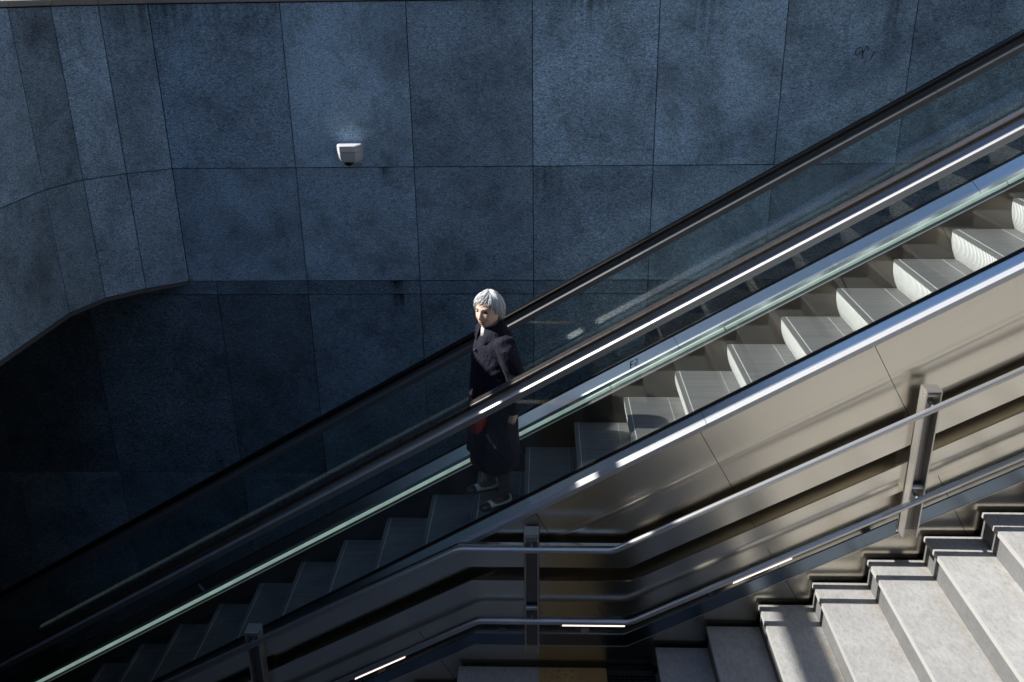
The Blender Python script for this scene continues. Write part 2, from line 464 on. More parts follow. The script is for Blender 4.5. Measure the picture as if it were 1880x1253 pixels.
# ------------------------------------------------------------------ curved wall over the passage on the left
curve = [(-3.027, 7.30), (-3.318, 7.098), (-3.555, 6.858), (-3.672, 6.500), (-3.672, 5.45), (-3.672, 4.40), (-3.672, 3.35), (-3.70, 2.75), (-3.86, 2.20), (-4.15, 1.80), (-4.60, 1.52), (-5.30, 1.36), (-6.40, 1.26), (-7.40, 1.22), (-8.40, 1.18)]
cw = tag(empty('curved_wall', (0, 0, 0)), 'curved stone wall with faceted slabs hanging over the dark passage at the left', 'wall')
def nrm(i):
    (ax, ay), (bx, by) = curve[i], curve[i + 1]
    d = Vector((bx - ax, by - ay)).normalized()
    return Vector((d.y, -d.x)) * -1      # to the outside of the well
def vnorm(i):
    if i == 0: n = nrm(0)
    elif i == len(curve) - 1: n = nrm(i - 1)
    else: n = (nrm(i - 1) + nrm(i)).normalized()
    return n
def out(i, d):
    n = vnorm(i); return (curve[i][0] + n.x * d, curve[i][1] + n.y * d)
nn0 = vnorm(4)
sgn = 1 if nn0.x < 0 else -1
def facet(mb, i, d0, d1, z0, z1, g=G):
    p, q = Vector(curve[i]), Vector(curve[i + 1]); u = (q - p).normalized() * g
    a0, b0 = Vector(out(i, d0 * sgn)) + u, Vector(out(i + 1, d0 * sgn)) - u
    a1, b1 = Vector(out(i, d1 * sgn)) + u, Vector(out(i + 1, d1 * sgn)) - u
    mb.hexa([(a0.x, a0.y, z0), (b0.x, b0.y, z0), (b1.x, b1.y, z0), (a1.x, a1.y, z0),
             (a0.x, a0.y, z1), (b0.x, b0.y, z1), (b1.x, b1.y, z1), (a1.x, a1.y, z1)])
mb = MB()
for i in range(len(curve) - 1):
    facet(mb, i, 0, .03, Z_R1 + G, Z_TOP - G); facet(mb, i, 0, .03, Z_R2 + G, Z_R1 - G)
mb.build('stone_slabs', M['slate'], cw)
mb = MB()
for i in range(len(curve) - 1): facet(mb, i, .024, .26, Z_R2 + .01, Z_TOP, 0)
mb.build('backing', M['joint'], cw)
mb = MB()
for i in range(len(curve) - 1): facet(mb, i, -.004, .20, Z_R2 - .030, Z_R2 - .001, .001)
mb.build('edge_trim', simple('grey_edge_trim', (.09, .10, .11), .6), cw)
mb = MB()
for i in range(len(curve) - 1): facet(mb, i, -.012, .32, Z_TOP + .006, Z_TOP + .046, .0015)
mb.build('coping', M['coping'], cw, bevel=.003)

# low guard rail standing on the curved wall (above the picture, it stripes the sunlight)
gr = tag(empty('guard_rail', (-3.86, 4.0, Z_TOP + .046)), 'low steel guard rail on top of the curved wall', 'railing')
mb = MB(); mb.tube([(0, 2.12, .43), (0, -1.4, .43)], .080, 18); mb.build('rail', M['tube'], gr, smooth=True)
for yy in (2.05, .55, -.95):
    mb = MB(); mb.tube([(0, yy, -.003), (0, yy, .36)], .02, 10); mb.build('post', M['tube'], gr, smooth=True)

# ------------------------------------------------------------------ the ground and the dark passage
def slab(name, boxes, m, kind='structure', bevel=0):
    mb = MB()
    for b in boxes: mb.box(*b)
    o = mb.build(name, m); o['kind'] = kind
    return o
ZG = Z_TOP + .03
slab('street_ground', [(-90, 90, YW + .36, 110, ZG - .3, ZG), (-90, -4.05, 2.30, YW + .355, ZG - .3, ZG), (-90, -8.5, -90, 2.295, ZG - .3, ZG), (9.2, 90, 1.0, YW + .355, ZG - .3, ZG),
                       ], M['paving'])
slab('road', [(-8.48, 90, -90, .6, -1.95, -1.65)], simple('dark_asphalt', (.030, .031, .033), .85, noise_amt=.25, nscale=40))
slab('tunnel_ceiling', [(-9, -3.70, 2.76, 6.50, Z_R2 - .028, Z_R2 + .25), (-9, -4.62, 1.54, 2.755, Z_R2 - .028, Z_R2 + .25), (-9, -3.72, 6.505, YW + .02, Z_R2 - .028, Z_R2 + .25)], M['dark_concrete'])
slab('tunnel_floor', [(-9, 9, .6, YW + .02, -7.9, -7.62)], M['dark_concrete'])
o = slab('tunnel_end_wall', [(-9.3, -9.0, .2, YW + .3, -7.9, -.4)], M['dark_concrete'], None); del o['kind']
tag(o, 'plain dark wall closing the passage at the far left', 'wall')
rw = slab('retaining_wall', [(-9, 9.2, .75, 1.05, -7.62, -1.15)], M['concrete'], None); del rw['kind']
tag(rw, 'plain concrete wall along the near side of the stairs', 'wall')
# grass strip on the street behind the coping
gb = bmesh.new()
for k in range(2600):
    gx = random.uniform(-7.5, -4.2); gy = random.uniform(6.2, 11.5); h = random.uniform(.02, .05); a = random.uniform(0, 6.28)
    dx, dy = math.cos(a) * .006, math.sin(a) * .006
    lx, ly = random.uniform(-.015, .015), random.uniform(-.015, .015)
    v = [gb.verts.new(p) for p in ((gx - dx, gy - dy, ZG - .001), (gx + dx, gy + dy, ZG - .001), (gx + lx, gy + ly, ZG + h))]
    gb.faces.new(v)
me = bpy.data.meshes.new('grass'); gb.to_mesh(me); gb.free(); me.materials.append(M['grass'])
go = bpy.data.objects.new('grass', me); COL.objects.link(go); go['kind'] = 'stuff'
tag(go, 'short grass on the street beyond the coping', 'grass')

bd = tag(empty('far_rail_sun_blocker', (-14, 18, ZG)), 'unseen slim block on columns added at the far left to shade the far handrail', 'building')  # added out of view to shade the far rail, raised to let sun under
mb = MB(); mb.box(-.7, .7, -10.80, 10, 10.45, 24); mb.build('wall', M['concrete'], bd)
for cy in (-6.0, 9.0):
    mb = MB(); mb.box(-.45, .45, cy - .4, cy + .4, 0, 10.449); mb.build('column', M['concrete'], bd)
mb = MB(); mb.box(-.75, .75, -10.84, 10.1, 24.001, 24.4); mb.build('roof', M['dark_concrete'], bd)
for fl in range(5):
    for k in range(6):
        mb = MB(); mb.box(.702, .74, -9.8 + k * 3.3, -7.6 + k * 3.3, 11.2 + fl * 2.5, 12.8 + fl * 2.5); mb.build('window', M['dome'], bd)
bd = tag(empty('left_sky_blocker', (-19, -16, ZG)), 'unseen long building added at the left to block sky light', 'building')  # added out of view to block sky and darken the left
mb = MB(); mb.box(-14, 16.3, -12, 14.6, 0, 30); mb.build('wall', M['concrete'], bd)
mb = MB(); mb.box(-14.1, 16.4, -12.1, 14.7, 30.001, 30.4); mb.build('roof', M['dark_concrete'], bd)
for fl in range(5):
    for k in range(7):
        mb = MB(); mb.box(-12.6 + k * 3.6, -10.8 + k * 3.6, 14.602, 14.64, 1.2 + fl * 3.9, 3.4 + fl * 3.9); mb.build('window', M['dome'], bd)
for nm, lab, x0, x1, y0, y1, h in (('rear_sky_blocker', 'unseen brown building added behind the stairs to block low sky light', 0.0, 30, -26, -9, 6.5), ('right_sky_blocker', 'unseen dark building added at the right to block sky light', 11.5, 30, -20, 24, 34)):  # both added out of view to cut sky light from behind and right
    bd = tag(empty(nm, ((x0 + x1) / 2, (y0 + y1) / 2, -1.66)), lab, 'building')
    hx, hy = (x1 - x0) / 2, (y1 - y0) / 2
    mb = MB(); mb.box(-hx, hx, -hy, hy, 0, h); mb.build('wall', M['dark_blocker'], bd)
    mb = MB(); mb.box(-hx - .1, hx + .1, -hy - .1, hy + .1, h + .001, h + .4); mb.build('roof', M['dark_concrete'], bd)
    for fl in range(1 if h < 8 else 4):
        for k in range(6):
            mb = MB()
            if nm == 'rear_sky_blocker': mb.box(-13 + k * 4.6, -11 + k * 4.6, hy + .002, hy + .04, 3 + fl * 3.4, 5 + fl * 3.4)
            else: mb.box(-hx - .04, -hx - .002, -13 + k * 4.6, -11 + k * 4.6, 3 + fl * 3.4, 5 + fl * 3.4)
            mb.build('window', M['dome'], bd)
# ------------------------------------------------------------------ dome camera on the wall
cam_dev = tag(empty('security_camera', (-1.545, YW, -1.245)), 'white wall mounted security camera with black dome above a drip stain', 'security camera')
def cam_ring(z, w, d, n=6):
    pts = [(w / 2, 0), (w / 2, -d * .50)]
    for k in range(n + 1):
        t = k / n
        pts.append((w / 2 * (1 - .36 * t ** 1.4) - .001, -d * (.50 + .46 * t)))
    pts += [(px * -1, py) for px, py in pts[2:][::-1]]
    pts += [(-w / 2, -d * .50), (-w / 2, 0)]
    return [(px, py, z) for px, py in pts]
mb = MB(); mb.rings([cam_ring(.078, .182, .150), cam_ring(.073, .194, .162), cam_ring(.030, .196, .164), cam_ring(.027, .190, .158)])
mb.build('top_cover', M['white'], cam_dev, auto=25)
mb = MB(); mb.rings([cam_ring(.026, .188, .156), cam_ring(.022, .193, .161), cam_ring(-.022, .188, .156), cam_ring(-.050, .170, .142), cam_ring(-.056, .158, .132)])
mb.build('housing', M['white'], cam_dev, auto=25)
mb = MB(); mb.box(.0975, .112, -.016, -.001, -.03, .35); mb.build('conduit', M['white'], cam_dev) if False else mb.bm.free()
mb = MB()
rs = []
for k in range(9):
    a = math.radians(90 * k / 8)
    rs.append([(-.012 + math.cos(t) * .043 * math.cos(a) + 0, -.070 + math.sin(t) * .043 * math.cos(a), -.0562 - .040 * math.sin(a) - .0002 * k) for t in [2 * math.pi * j / 20 for j in range(20)]])
mb.rings(rs); mb.build('dome', M['dome'], cam_dev, smooth=True)
mb = MB(); mb.box(.045, .080, -.10, -.002, -.064, -.0565); mb.build('cable_cover', M['white'], cam_dev)

# ------------------------------------------------------------------ escalator
esc = tag(empty('escalator', (0, 0, 0)), 'escalator with glass balustrades and two handrails going down along the stone wall', 'escalator')
def sheet(mb, prof, x0, x1, perp=True, closed=True):
    """extrude a (y, h) outline along the 30 degree run; ends cut square to the run"""
    def ring(xx): return [(xx - (.433 * h if perp else 0), y, zn(xx) + h - (.25 * h if perp else 0)) for y, h in prof]
    return mb.rings([ring(x0), ring(x1)], closed, closed)
def segs(x0, x1, joints, gap=.003):
    js = [x0] + [j for j in joints if x0 < j < x1] + [x1]
    return [(a + gap / 2, b - gap / 2) for a, b in zip(js, js[1:])]
YN, YF = 5.462, 6.831
J215 = [-4.3, -2.15, 0.0, 2.16, 4.31]
JDK = [-5.3, -3.15, -1.0, 1.152, 3.30, 5.45]
JCL = [-5.32, -4.25, -3.19, -2.13, -1.06, .015, 1.097, 2.147, 3.23, 4.30, 5.37]
def balustrade(yc, side, dh, hm):
    """side -1: outside is towards the stairs; +1: outside is towards the wall"""
    def P(lst): return [(yc + side * a, h) for a, h in lst]
    for a, b in segs(XE0, XE1, J215, .007):
        mb = MB(); sheet(mb, [(yc - .006, .10), (yc + .006, .10), (yc + .006, 1.08 + dh), (yc - .006, 1.08 + dh)], a, b)
        mb.build('glass_panel', M['glass'], esc)
    # handrail: rounded rubber belt
    mb = MB(); pr = []
    for k in range(20):
        t = 2 * math.pi * k / 20
        cx, cz = math.cos(t), math.sin(t)
        pr.append((yc + .041 * math.copysign(abs(cx) ** .42, cx), 1.1645 + dh + .0200 * math.copysign(abs(cz) ** .5, cz)))
    sheet(mb, pr, XE0, XE1); mb.build('handrail', hm, esc, auto=50)
    # the aluminium carrier under it
    for a, b in segs(XE0, XE1, JDK, .003):
        mb = MB(); mb.mi = 0
        pr = P([(.018, 1.147 + dh), (.020, 1.132 + dh), (.024, 1.124 + dh), (.038, 1.106 + dh), (.058, 1.0925 + dh), (.0585, 1.048 + dh), (.053, 1.044 + dh), (.007, 1.044 + dh),
                (-.007, 1.044 + dh), (-.053, 1.044 + dh), (-.0585, 1.048 + dh), (-.058, 1.0925 + dh), (-.038, 1.106 + dh), (-.024, 1.124 + dh), (-.020, 1.132 + dh), (-.018, 1.147 + dh)])
        sheet(mb, pr, a, b); car = mb.build('handrail_carrier', M['profile'] if side < 0 else M['profile_dimmed'], esc)
        mb = MB(); sheet(mb, P([(.0385, 1.1066 + dh), (.0585, 1.0936 + dh), (.0588, 1.0905 + dh), (.0385, 1.104 + dh)]), a, b); mb.build('satin_strip', M['satin'] if side < 0 else M['satin_dimmed'], car)
    # decks
    for a, b in segs(XE0, XE1, JDK, .003):
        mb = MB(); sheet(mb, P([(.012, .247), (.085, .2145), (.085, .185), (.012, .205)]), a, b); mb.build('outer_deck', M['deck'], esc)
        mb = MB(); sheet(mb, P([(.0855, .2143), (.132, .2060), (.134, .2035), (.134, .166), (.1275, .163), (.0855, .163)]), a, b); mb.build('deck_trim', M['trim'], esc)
        mb = MB(); sheet(mb, P([(-.012, .247), (-.086, .171), (-.086, .137), (-.060, .135), (-.012, .205)]), a, b); mb.build('inner_deck', M['deck_in_lit'], esc)
    mb = MB(); sheet(mb, P([(.0065, .262), (.0118, .262), (.0118, .05), (.0065, .05)]), XE0, XE1)
    sheet(mb, P([(-.0065, .262), (-.0118, .262), (-.0118, .05), (-.0065, .05)]), XE0, XE1); mb.build('glass_gasket', M['dark'], esc)
    # lit strip, brush and skirt
    for a, b in segs(XE0, XE1, [-4.8, -2.97, -1.183, .60, 1.485, 3.47, 5.2], .008):
        mb = MB(); sheet(mb, P([(-.0905, .134), (-.0930, .128), (-.0930, .106), (-.0905, .101), (-.075, .101), (-.075, .134)]), a, b); mb.build('skirt_lamp', M['lamp'], esc)
    mb = MB(); sheet(mb, P([(-.080, .0995), (-.110, .088), (-.120, .0875), (-.120, .084), (-.080, .06)]), XE0, XE1); mb.build('skirt_brush', M['dark'], esc)
    mb = MB(); sheet(mb, P([(-.1205, .0895), (-.129, .0885), (-.131, .0845), (-.1205, .0840)]), XE0, XE1); mb.build('skirt_edge', M['profile'], esc)
    for a, b in segs(XE0, XE1, [-5, -3.4, -1.8, -.2, 1.4, 3.0, 4.6], .003):
        mb = MB(); sheet(mb, P([(-.128, .0835), (-.132, .079), (-.132, -.42), (-.120, -.42), (-.120, .0835)]), a, b); mb.build('skirt_panel', M['skirt'], esc)
balustrade(YN, -1, 0.0, M['handrail'])
balustrade(YF, +1, .022, M['handrail_far_shaded'])
# outer cladding towards the stairs, with a shallow folded bead along each sheet
def clad_profile(y, sd):
    p = [(0, .173), (0, -.085)]
    for k in range(13):
        s = k / 12.0
        p.append((-.0015 * math.sin(math.pi * s) ** 2, -.092 - .074 * s))
    p += [(0, -.172), (0, -.345)]
    for k in range(2):
        s = k / 6.0
        p.append((-.0010 * math.sin(math.pi * s) ** 2, -.350 - .045 * s))
    p += [(0, -.40), (0, -2.35), (.03, -2.35), (.03, .173)]
    return [(y + sd * -a if sd < 0 else y + a, h) for a, h in p]
for a, b in segs(XE0, XE1, JCL, .0035):
    mb = MB(); sheet(mb, [(5.335 + q, h) for q, h in [(yy, hh) for yy, hh in [(v[0] - 5.335, v[1]) for v in clad_profile(5.335, 1)]]], a, b)
    mb.build('cladding_panel', M['clad'], esc, auto=28)
mb = MB(); sheet(mb, [(5.3555, .165), (5.3555, -2.3), (5.40, -2.3), (5.40, .165)], XE0, XE1)
sheet(mb, [(6.968, .165), (6.968, -2.3), (6.93, -2.3), (6.93, .165)], XE0, XE1); mb.build('truss_backing', M['dark'], esc)
for a, b in segs(XE0, XE1, JCL[::2], .003):
    mb = MB(); sheet(mb, [(6.969, .17), (6.969, -2.35), (6.985, -2.35), (6.985, .17)], a, b); mb.build('cladding_panel', M['skirt'], esc)
mb = MB(); sheet(mb, [(5.40, -.9), (6.93, -.9), (6.93, -1.0), (5.40, -1.0)], XE0, XE1); mb.build('truss_floor', M['dark'], esc)

# small marking stuck to the far inner deck
def deck_pt(xx, a):                 # point on the far inner deck, a = distance from the glass
    h = .247 - (a - .012) * (.076 / .074)
    return Vector((xx, YF - a, zn(xx) + h + .0015))
mb = MB()
def mark(x0, x1, a0, a1):
    q = [deck_pt(x0, a0), deck_pt(x1, a0), deck_pt(x1, a1), deck_pt(x0, a1)]
    up = Vector((-.35, -.6, .7)) * .0012
    mb.hexa([p for p in q] + [p + up for p in q])
X0 = .708
for args in ((X0 - .006, X0, .030, .070), (X0 + .0005, X0 + .018, .030, .036), (X0 + .0005, X0 + .015, .047, .053)): mark(*args)
mb.mi = 1
for args in ((X0 + .021, X0 + .052, .030, .0325), (X0 + .046, X0 + .052, .033, .062), (X0 + .026, X0 + .043, .048, .051), (X0 + .030, X0 + .043, .060, .066)): mark(*args)
mb.build('deck_sticker', [M['ink'], M['ink_pale']], esc)

# steps: one built, the others copied
SY0, SY1 = YN + .1345, YF - .1345
step0 = empty('step'); step0.parent = esc
def st_tread():
    mb = MB(); mb.mi = 0
    mb.box(.014, .4575, SY0, SY1, -.03, 0)
    mb.mi = 1
    n = 50; p = (SY1 - SY0) / n
    for k in range(n): mb.box(-.003, .0138, SY0 + p * k + p * .22, SY0 + p * (k + 1) - p * .22, -.022, -.0012)
    mb.mi = 2
    mb.box(.030, .034, SY0 + .01, SY1 - .01, .0001, .0012)
    mb.box(.352, .3535, SY0 + .01, SY1 - .01, .0001, .0010)
    return mb
def st_riser():
    mb = MB(); n = 50; p = (SY1 - SY0) / n
    prof = [(0 + .058 * (s / 11.0) ** 2.1, -.0235 - .213 * s / 11.0) for s in range(12)]
    ys = []
    for k in range(n):
        y = SY0 + p * k
        ys += [(y + p * .02, .012), (y + p * .24, .012), (y + p * .29, 0), (y + p * .92, 0), (y + p * .97, .012)]
    cols_ = [[mb.bm.verts.new((px + d, y, pz)) for px, pz in prof] for y, d in ys]
    for q, (a, b) in enumerate(zip(cols_, cols_[1:])):
        mb.mi = 0 if q % 5 == 2 else 1
        for i in range(len(prof) - 1): mb.face([a[i], a[i + 1], b[i + 1], b[i]])
    return mb
tr0 = st_tread().build('tread', [M['tread'], M['comb'], M['line']], step0)
rs0 = st_riser().build('riser', [M['riser'], M['groove']], tr0)
first = True
for i in range(-15, 14):
    px, pz = .65535 + .4 * i, -3.12943 + .23094 * i
    if first: r = step0; first = False
    else:
        r = step0.copy(); COL.objects.link(r); r.parent = esc
        for ch, in ((tr0,),):
            c = ch.copy(); COL.objects.link(c); c.parent = r
            d = rs0.copy(); COL.objects.link(d); d.parent = c
    r.location = (px, 0, pz)

# ------------------------------------------------------------------ stone staircase
st = tag(empty('stone_staircase', (0, 0, 0)), 'broad staircase of light grey granite beside the escalator', 'staircase')
YS0, YS1 = 1.05, 5.295
def stone_step():
    mb = MB(); mb.box(0, .368, YS0, YS1, -.036, 0)
    return mb
def stone_edge():
    mb = MB(); mb.box(-.0045, -.0003, YS0, YS1, -.0355, -.0012)
    return mb
def stone_riser():
    mb = MB()
    w = (YS1 - YS0) / 3
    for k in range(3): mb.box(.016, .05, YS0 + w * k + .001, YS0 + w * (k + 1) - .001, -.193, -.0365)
    return mb
def stone_core():
    mb = MB(); mb.box(.055, .34, YS0, YS1 - .004, -.60, -.038); return mb
tread0 = stone_step().build('step', M['granite'], st)
edge0 = stone_edge().build('nosing', M['granite_edge'], tread0)
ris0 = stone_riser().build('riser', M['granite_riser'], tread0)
core0 = stone_core().build('core', M['concrete'], tread0)
spots = [(.8109 + .3531 * k, -4.4657 + .1914 * k) for k in range(0, 23)] + [(-.62 - .3531 * k, ZL - .1914 * k) for k in range(1, 15)]
for i, (px, pz) in enumerate(spots):
    if i == 0: r = tread0
    else:
        r = tread0.copy(); COL.objects.link(r); r.parent = st
        for ch in (edge0, ris0, core0):
            c = ch.copy(); COL.objects.link(c); c.parent = r
    r.location = (px, 0, pz)
mb = MB(); mb.box(-.62, -.0345, YS0, YS1, ZL - .036, ZL)
mb.box(-.604, .86, YS0, YS1 - .004, ZL - .55, ZL - .045)
mb.build('landing', M['granite'], st)
mb = MB(); mb.box(-.604, -.57, YS0, YS1, ZL - .19, ZL - .037); mb.build('riser', M['granite_riser'], st)
mb = MB(); mb.box(-.0315, .4575, YS0, YS1, ZL - .036, ZL - .001)
for a in range(5):
    for k in range(70):
        cx, cy = .012 + a * .05, YS1 - .035 - k * .06 - (.03 if a % 2 else 0)
        rs = [[(cx + r_ * math.cos(2 * math.pi * j / 10), cy + r_ * math.sin(2 * math.pi * j / 10), ZL + h) for j in range(10)] for r_, h in ((.0125, -.0015), (.0115, .003), (.007, .005))]
        mb.rings(rs)
for k in range(15): mb.box(.2585 + k * .0132, .2655 + k * .0132, YS0 + .02, YS1 - .004, ZL - .0012, ZL + .004)
mb.build('tactile_strip', M['tactile'], st)
mb = MB(); mb.box(.4605, .806, YS0, YS1, ZL - .045, ZL - .022)
for k in range(140): mb.box(.4605, .806, YS0 + .002 + .03 * k, YS0 + .012 + .03 * k, ZL - .0215, ZL - .003)
for k in range(12): mb.box(.4625 + k * .03, .4665 + k * .03, YS0, YS1 - .02, ZL - .0212, ZL - .0045)
mb.build('drain_grate', M['grate'], st)

# ------------------------------------------------------------------ stair railing
rail = tag(empty('stair_railing', (0, 0, 0)), 'brushed steel stair railing with two tubes, slats and posts in front of the escalator', 'railing')
XR0, XR1 = -4.6, 5.2
YT = 5.11
def path(hup, zflat, xl, extra=()):
    """height of a member: upper flight, level landing, lower flight (kink at xl)"""
    xk = (zflat - ZS - hup) / S
    def z(x):
        if x > xk: return ZS + hup + S * x
        if x > xl: return zflat
        return zflat + S * (x - xl)
    return z, xk, xl
def pts(pth, x0, x1):
    z, xk, xl = pth
    xs = [x0] + [k for k in (xl, xk) if x0 < k < x1] + [x1]
    return [(x, z(x)) for x in xs]
pt_top = path(1.135, -3.518, -.568)
pt_low = path(.482, -4.100, -.451)
def bend(p, r=.06):
    q = [p[0]]
    for a, b, c in zip(p, p[1:], p[2:]):
        A, B, C_ = Vector(a), Vector(b), Vector(c)
        u, v = (A - B).normalized(), (C_ - B).normalized()
        for t in (0, .33, .67, 1.0):
            s = B + u * r * (1 - t) ** 2 + v * r * t ** 2
            q.append(tuple(s))
    q.append(p[-1]); return q
mb = MB(); mb.tube([(x, YT, z) for x, z in bend(pts(pt_top, XR0, XR1), .04)], .0205, 20); mb.build('top_tube', M['tube'], rail, smooth=True)
mb = MB(); mb.tube([(x, YT, z) for x, z in bend(pts(pt_low, XR0, XR1), .04)], .0200, 20); mb.build('lower_tube', M['tube'], rail, smooth=True)
for a, b in ((-.285, -.1535), (-.0217, .121), (2.194, 2.311), (2.515, 2.643), (-2.27, -2.15), (-1.99, -1.87), (4.6, 4.72)):
    mb = MB()
    for c, d in ((a, a + .003), (a + .004, b - .004), (b - .003, b)):
        mb.tube([(c, YT, pt_low[0](c)), (d, YT, pt_low[0](d))], .0215 if c == a + .004 else .0208, 20)
    mb.build('sleeve', M['tube'], rail, auto=40)
def led(a, b):
    mb = MB(); z = pt_low[0]; n = Vector((b - a, 0, z(b) - z(a))).normalized()
    w = Vector((n.z, 0, -n.x)) if False else Vector((-n.z, 0, n.x))
    P0, P1 = Vector((a, YT - .0120, z(a))), Vector((b, YT - .0120, z(b)))
    def q(P, dy, dw): return P + Vector((0, dy, 0)) + w * dw
    mb.hexa([q(P0, -.005, -.0225), q(P1, -.005, -.0225), q(P1, .012, -.0225), q(P0, .012, -.0225),
             q(P0 + n * .008, -.005, -.0145), q(P1 - n * .008, -.005, -.0145), q(P1 - n * .008, .012, -.0145), q(P0 + n * .008, .012, -.0145)])
    mb.build('led_strip', M['led'], rail)
for a, b in ((.129, .560), (-1.358, -.986), (1.261, 1.633)): led(a, b)
posts = [(2.409, 0), (-.081, 0), (-2.072, 0), (4.55, 0)]
PW = .049
def flat(name, top, bot, y0, y1, m, x0, x1, flange=True):
    """a slat: an upright sheet between two members, kinked with the flights"""
    xs = sorted({x0, x1} | {k for k in (top[1], top[2], bot[1], bot[2]) if x0 < k < x1})
    mb = MB()
    rs = []
    # follow the kinks pairwise so that the bends are mitred
    ts = pts(top, x0, x1); bs = pts(bot, x0, x1)
    for (tx, tz), (bx, bz) in zip(ts, bs):
        rs.append([(bx, y0, bz), (bx, y1, bz), (tx, y1, tz), (tx, y0, tz)])
    mb.rings(rs); return mb.build(name, m, rail, bevel=.002)
sl1t, sl1b = path(1.030, -3.566, -.581), path(.845, -3.745, -.54)
sl2t, sl2b = path(.7225, -3.855, -.498), path(.505, -4.060, -.47)
pxs = sorted(p[0] for p in posts)
bays = []
edges = [XR0] + pxs + [XR1]
for k in range(len(edges) - 1):
    bays.append((edges[k] + (PW + .003 if k else 0), edges[k + 1] - (PW + .003 if k < len(edges) - 2 else 0)))
for a, b in bays:
    flat('upper_slat', sl1t, sl1b, 5.240, 5.274, M['slat'], a, b)
    flat('middle_slat', sl2t, sl2b, 5.240, 5.256, M['slat'], a, b)
bp = path(.284, -4.312, -.494); bpb = path(.172, -4.412, -.494)
M['plate'] = steel('bottom_plate_sheet', (.17, .21, .26), .24, bump=.006)
for a, b in bays: flat('bottom_plate', bp, bpb, 5.243, 5.257, M['plate'], a, b)
def lip(dz0, dz1, y0, y1):
    mb = MB()
    mb.rings([[(x, y0, z + dz1), (x, y1, z + dz1), (x, y1, z + dz0), (x, y0, z + dz0)] for x, z in pts(bpb, XR0, XR1)])
    mb.build('bottom_lip', M['tube'], rail)
lip(-.005, -.0005, 5.2405, 5.276)
for xx in (-3.6, -2.9, -1.2, -.3, .3, 1.2, 2.2, 3.4, 4.7):
    mb = MB(); z = bpb[0](xx); mb.box(xx - .03, xx + .03, 5.2575, 5.334, z + .02, z + .05); mb.build('wall_bracket', M['brace'], rail)
for px, _ in posts:
    zb = bpb[0](px) + .022
    zt = {2.409: -2.3625, -.081: -3.419, -2.072: -4.252}.get(px, bp[0](px) + .94)
    mb = MB()
    mb.box(px - PW, px - PW + .010, 5.15, 5.25, zb - .018, zt - .0125)
    mb.box(px + PW - .010, px + PW, 5.15, 5.25, zb - .018, zt - .0125)
    pm = mb.build('post', M['post'], rail, bevel=.0015)
    mb = MB(); mb.box(px - PW, px + PW, 5.15, 5.25, zt - .012, zt); mb.build('post_cap', M['post'], pm, bevel=.002)
    mb = MB(); mb.box(px - PW + .0105, px + PW - .0105, 5.215, 5.245, zb + .003, zt - .10); mb.build('web', M['brace'], pm)
    mb = MB(); mb.tube([(px - PW + .0103, 5.19, zt - .045), (px + PW - .0103, 5.19, zt - .045)], .014, 14)
    zc = pt_low[0](px) + .058
    mb.tube([(px - PW + .0103, 5.185, zc), (px + PW - .0103, 5.185, zc)], .017, 14); mb.build('cross_pin', M['tube'], pm, smooth=False, auto=40)
    mb = MB()
    for zz in (pt_top[0](px), pt_low[0](px)):
        mb.tube([(px, YT + .015, zz), (px, 5.2, zz - .005 if zz > zb + .5 else zz)], .010, 10)
    mb.build('tube_bracket', M['tube'], pm, auto=40)
    mb = MB()
    for dz in (.040, .058):
        mb.tube([(px - PW - .0025, 5.19, zt - dz), (px - PW + .001, 5.19, zt - dz)], .0045, 10)
    mb.build('screw', M['clasp'], pm, smooth=True)

# ------------------------------------------------------------------ the woman on the escalator
PX, PY, PZ = -.372, 6.285, -3.82225
person = tag(empty('person', (PX, PY, PZ), math.radians(206)), 'elderly white haired person in a dark navy coat riding the escalator with a red handbag', 'person')
def ell(cx, cy, z, a, b, n=28, pw=1.0, rot=0):
    r = []
    for k in range(n):
        t = 2 * math.pi * k / n
        x, y = a * math.copysign(abs(math.cos(t)) ** pw, math.cos(t)), b * math.copysign(abs(math.sin(t)) ** pw, math.sin(t))
        r.append((cx + x, cy + y, z))
    return r
def limb(mb, pts_, rad, n=16, sub=4):
    """smooth tapered limb through the joints (Catmull-Rom)"""
    P = [Vector(p) for p in pts_]; Q = []; R_ = []
    for i in range(len(P) - 1):
        p0, p1, p2, p3 = P[max(0, i - 1)], P[i], P[i + 1], P[min(len(P) - 1, i + 2)]
        for s in range(sub):
            t = s / sub
            q = .5 * ((2 * p1) + (p2 - p0) * t + (2 * p0 - 5 * p1 + 4 * p2 - p3) * t * t + (3 * p1 - p0 - 3 * p2 + p3) * t ** 3)
            Q.append(q); R_.append(rad[i] * (1 - t) + rad[i + 1] * t)
    Q.append(P[-1]); R_.append(rad[-1])
    Q = [Q[0] - (Q[1] - Q[0]).normalized() * R_[0] * .5] + Q + [Q[-1] + (Q[-1] - Q[-2]).normalized() * R_[-1] * .5]
    R_ = [R_[0] * .6] + R_ + [R_[-1] * .6]
    mb.tube(Q, R_, n)
HC = Vector((.035, 0, 1.590)); HS = 1.06; HYAW = math.radians(33); HPIT = math.radians(-1)
HM = Matrix.Translation(HC) @ Matrix.Rotation(HYAW, 4, 'Z') @ Matrix.Rotation(HPIT, 4, 'Y') @ Matrix.Scale(HS, 4)
def g(v, c, w): return math.exp(-((v - c) / w) ** 2)
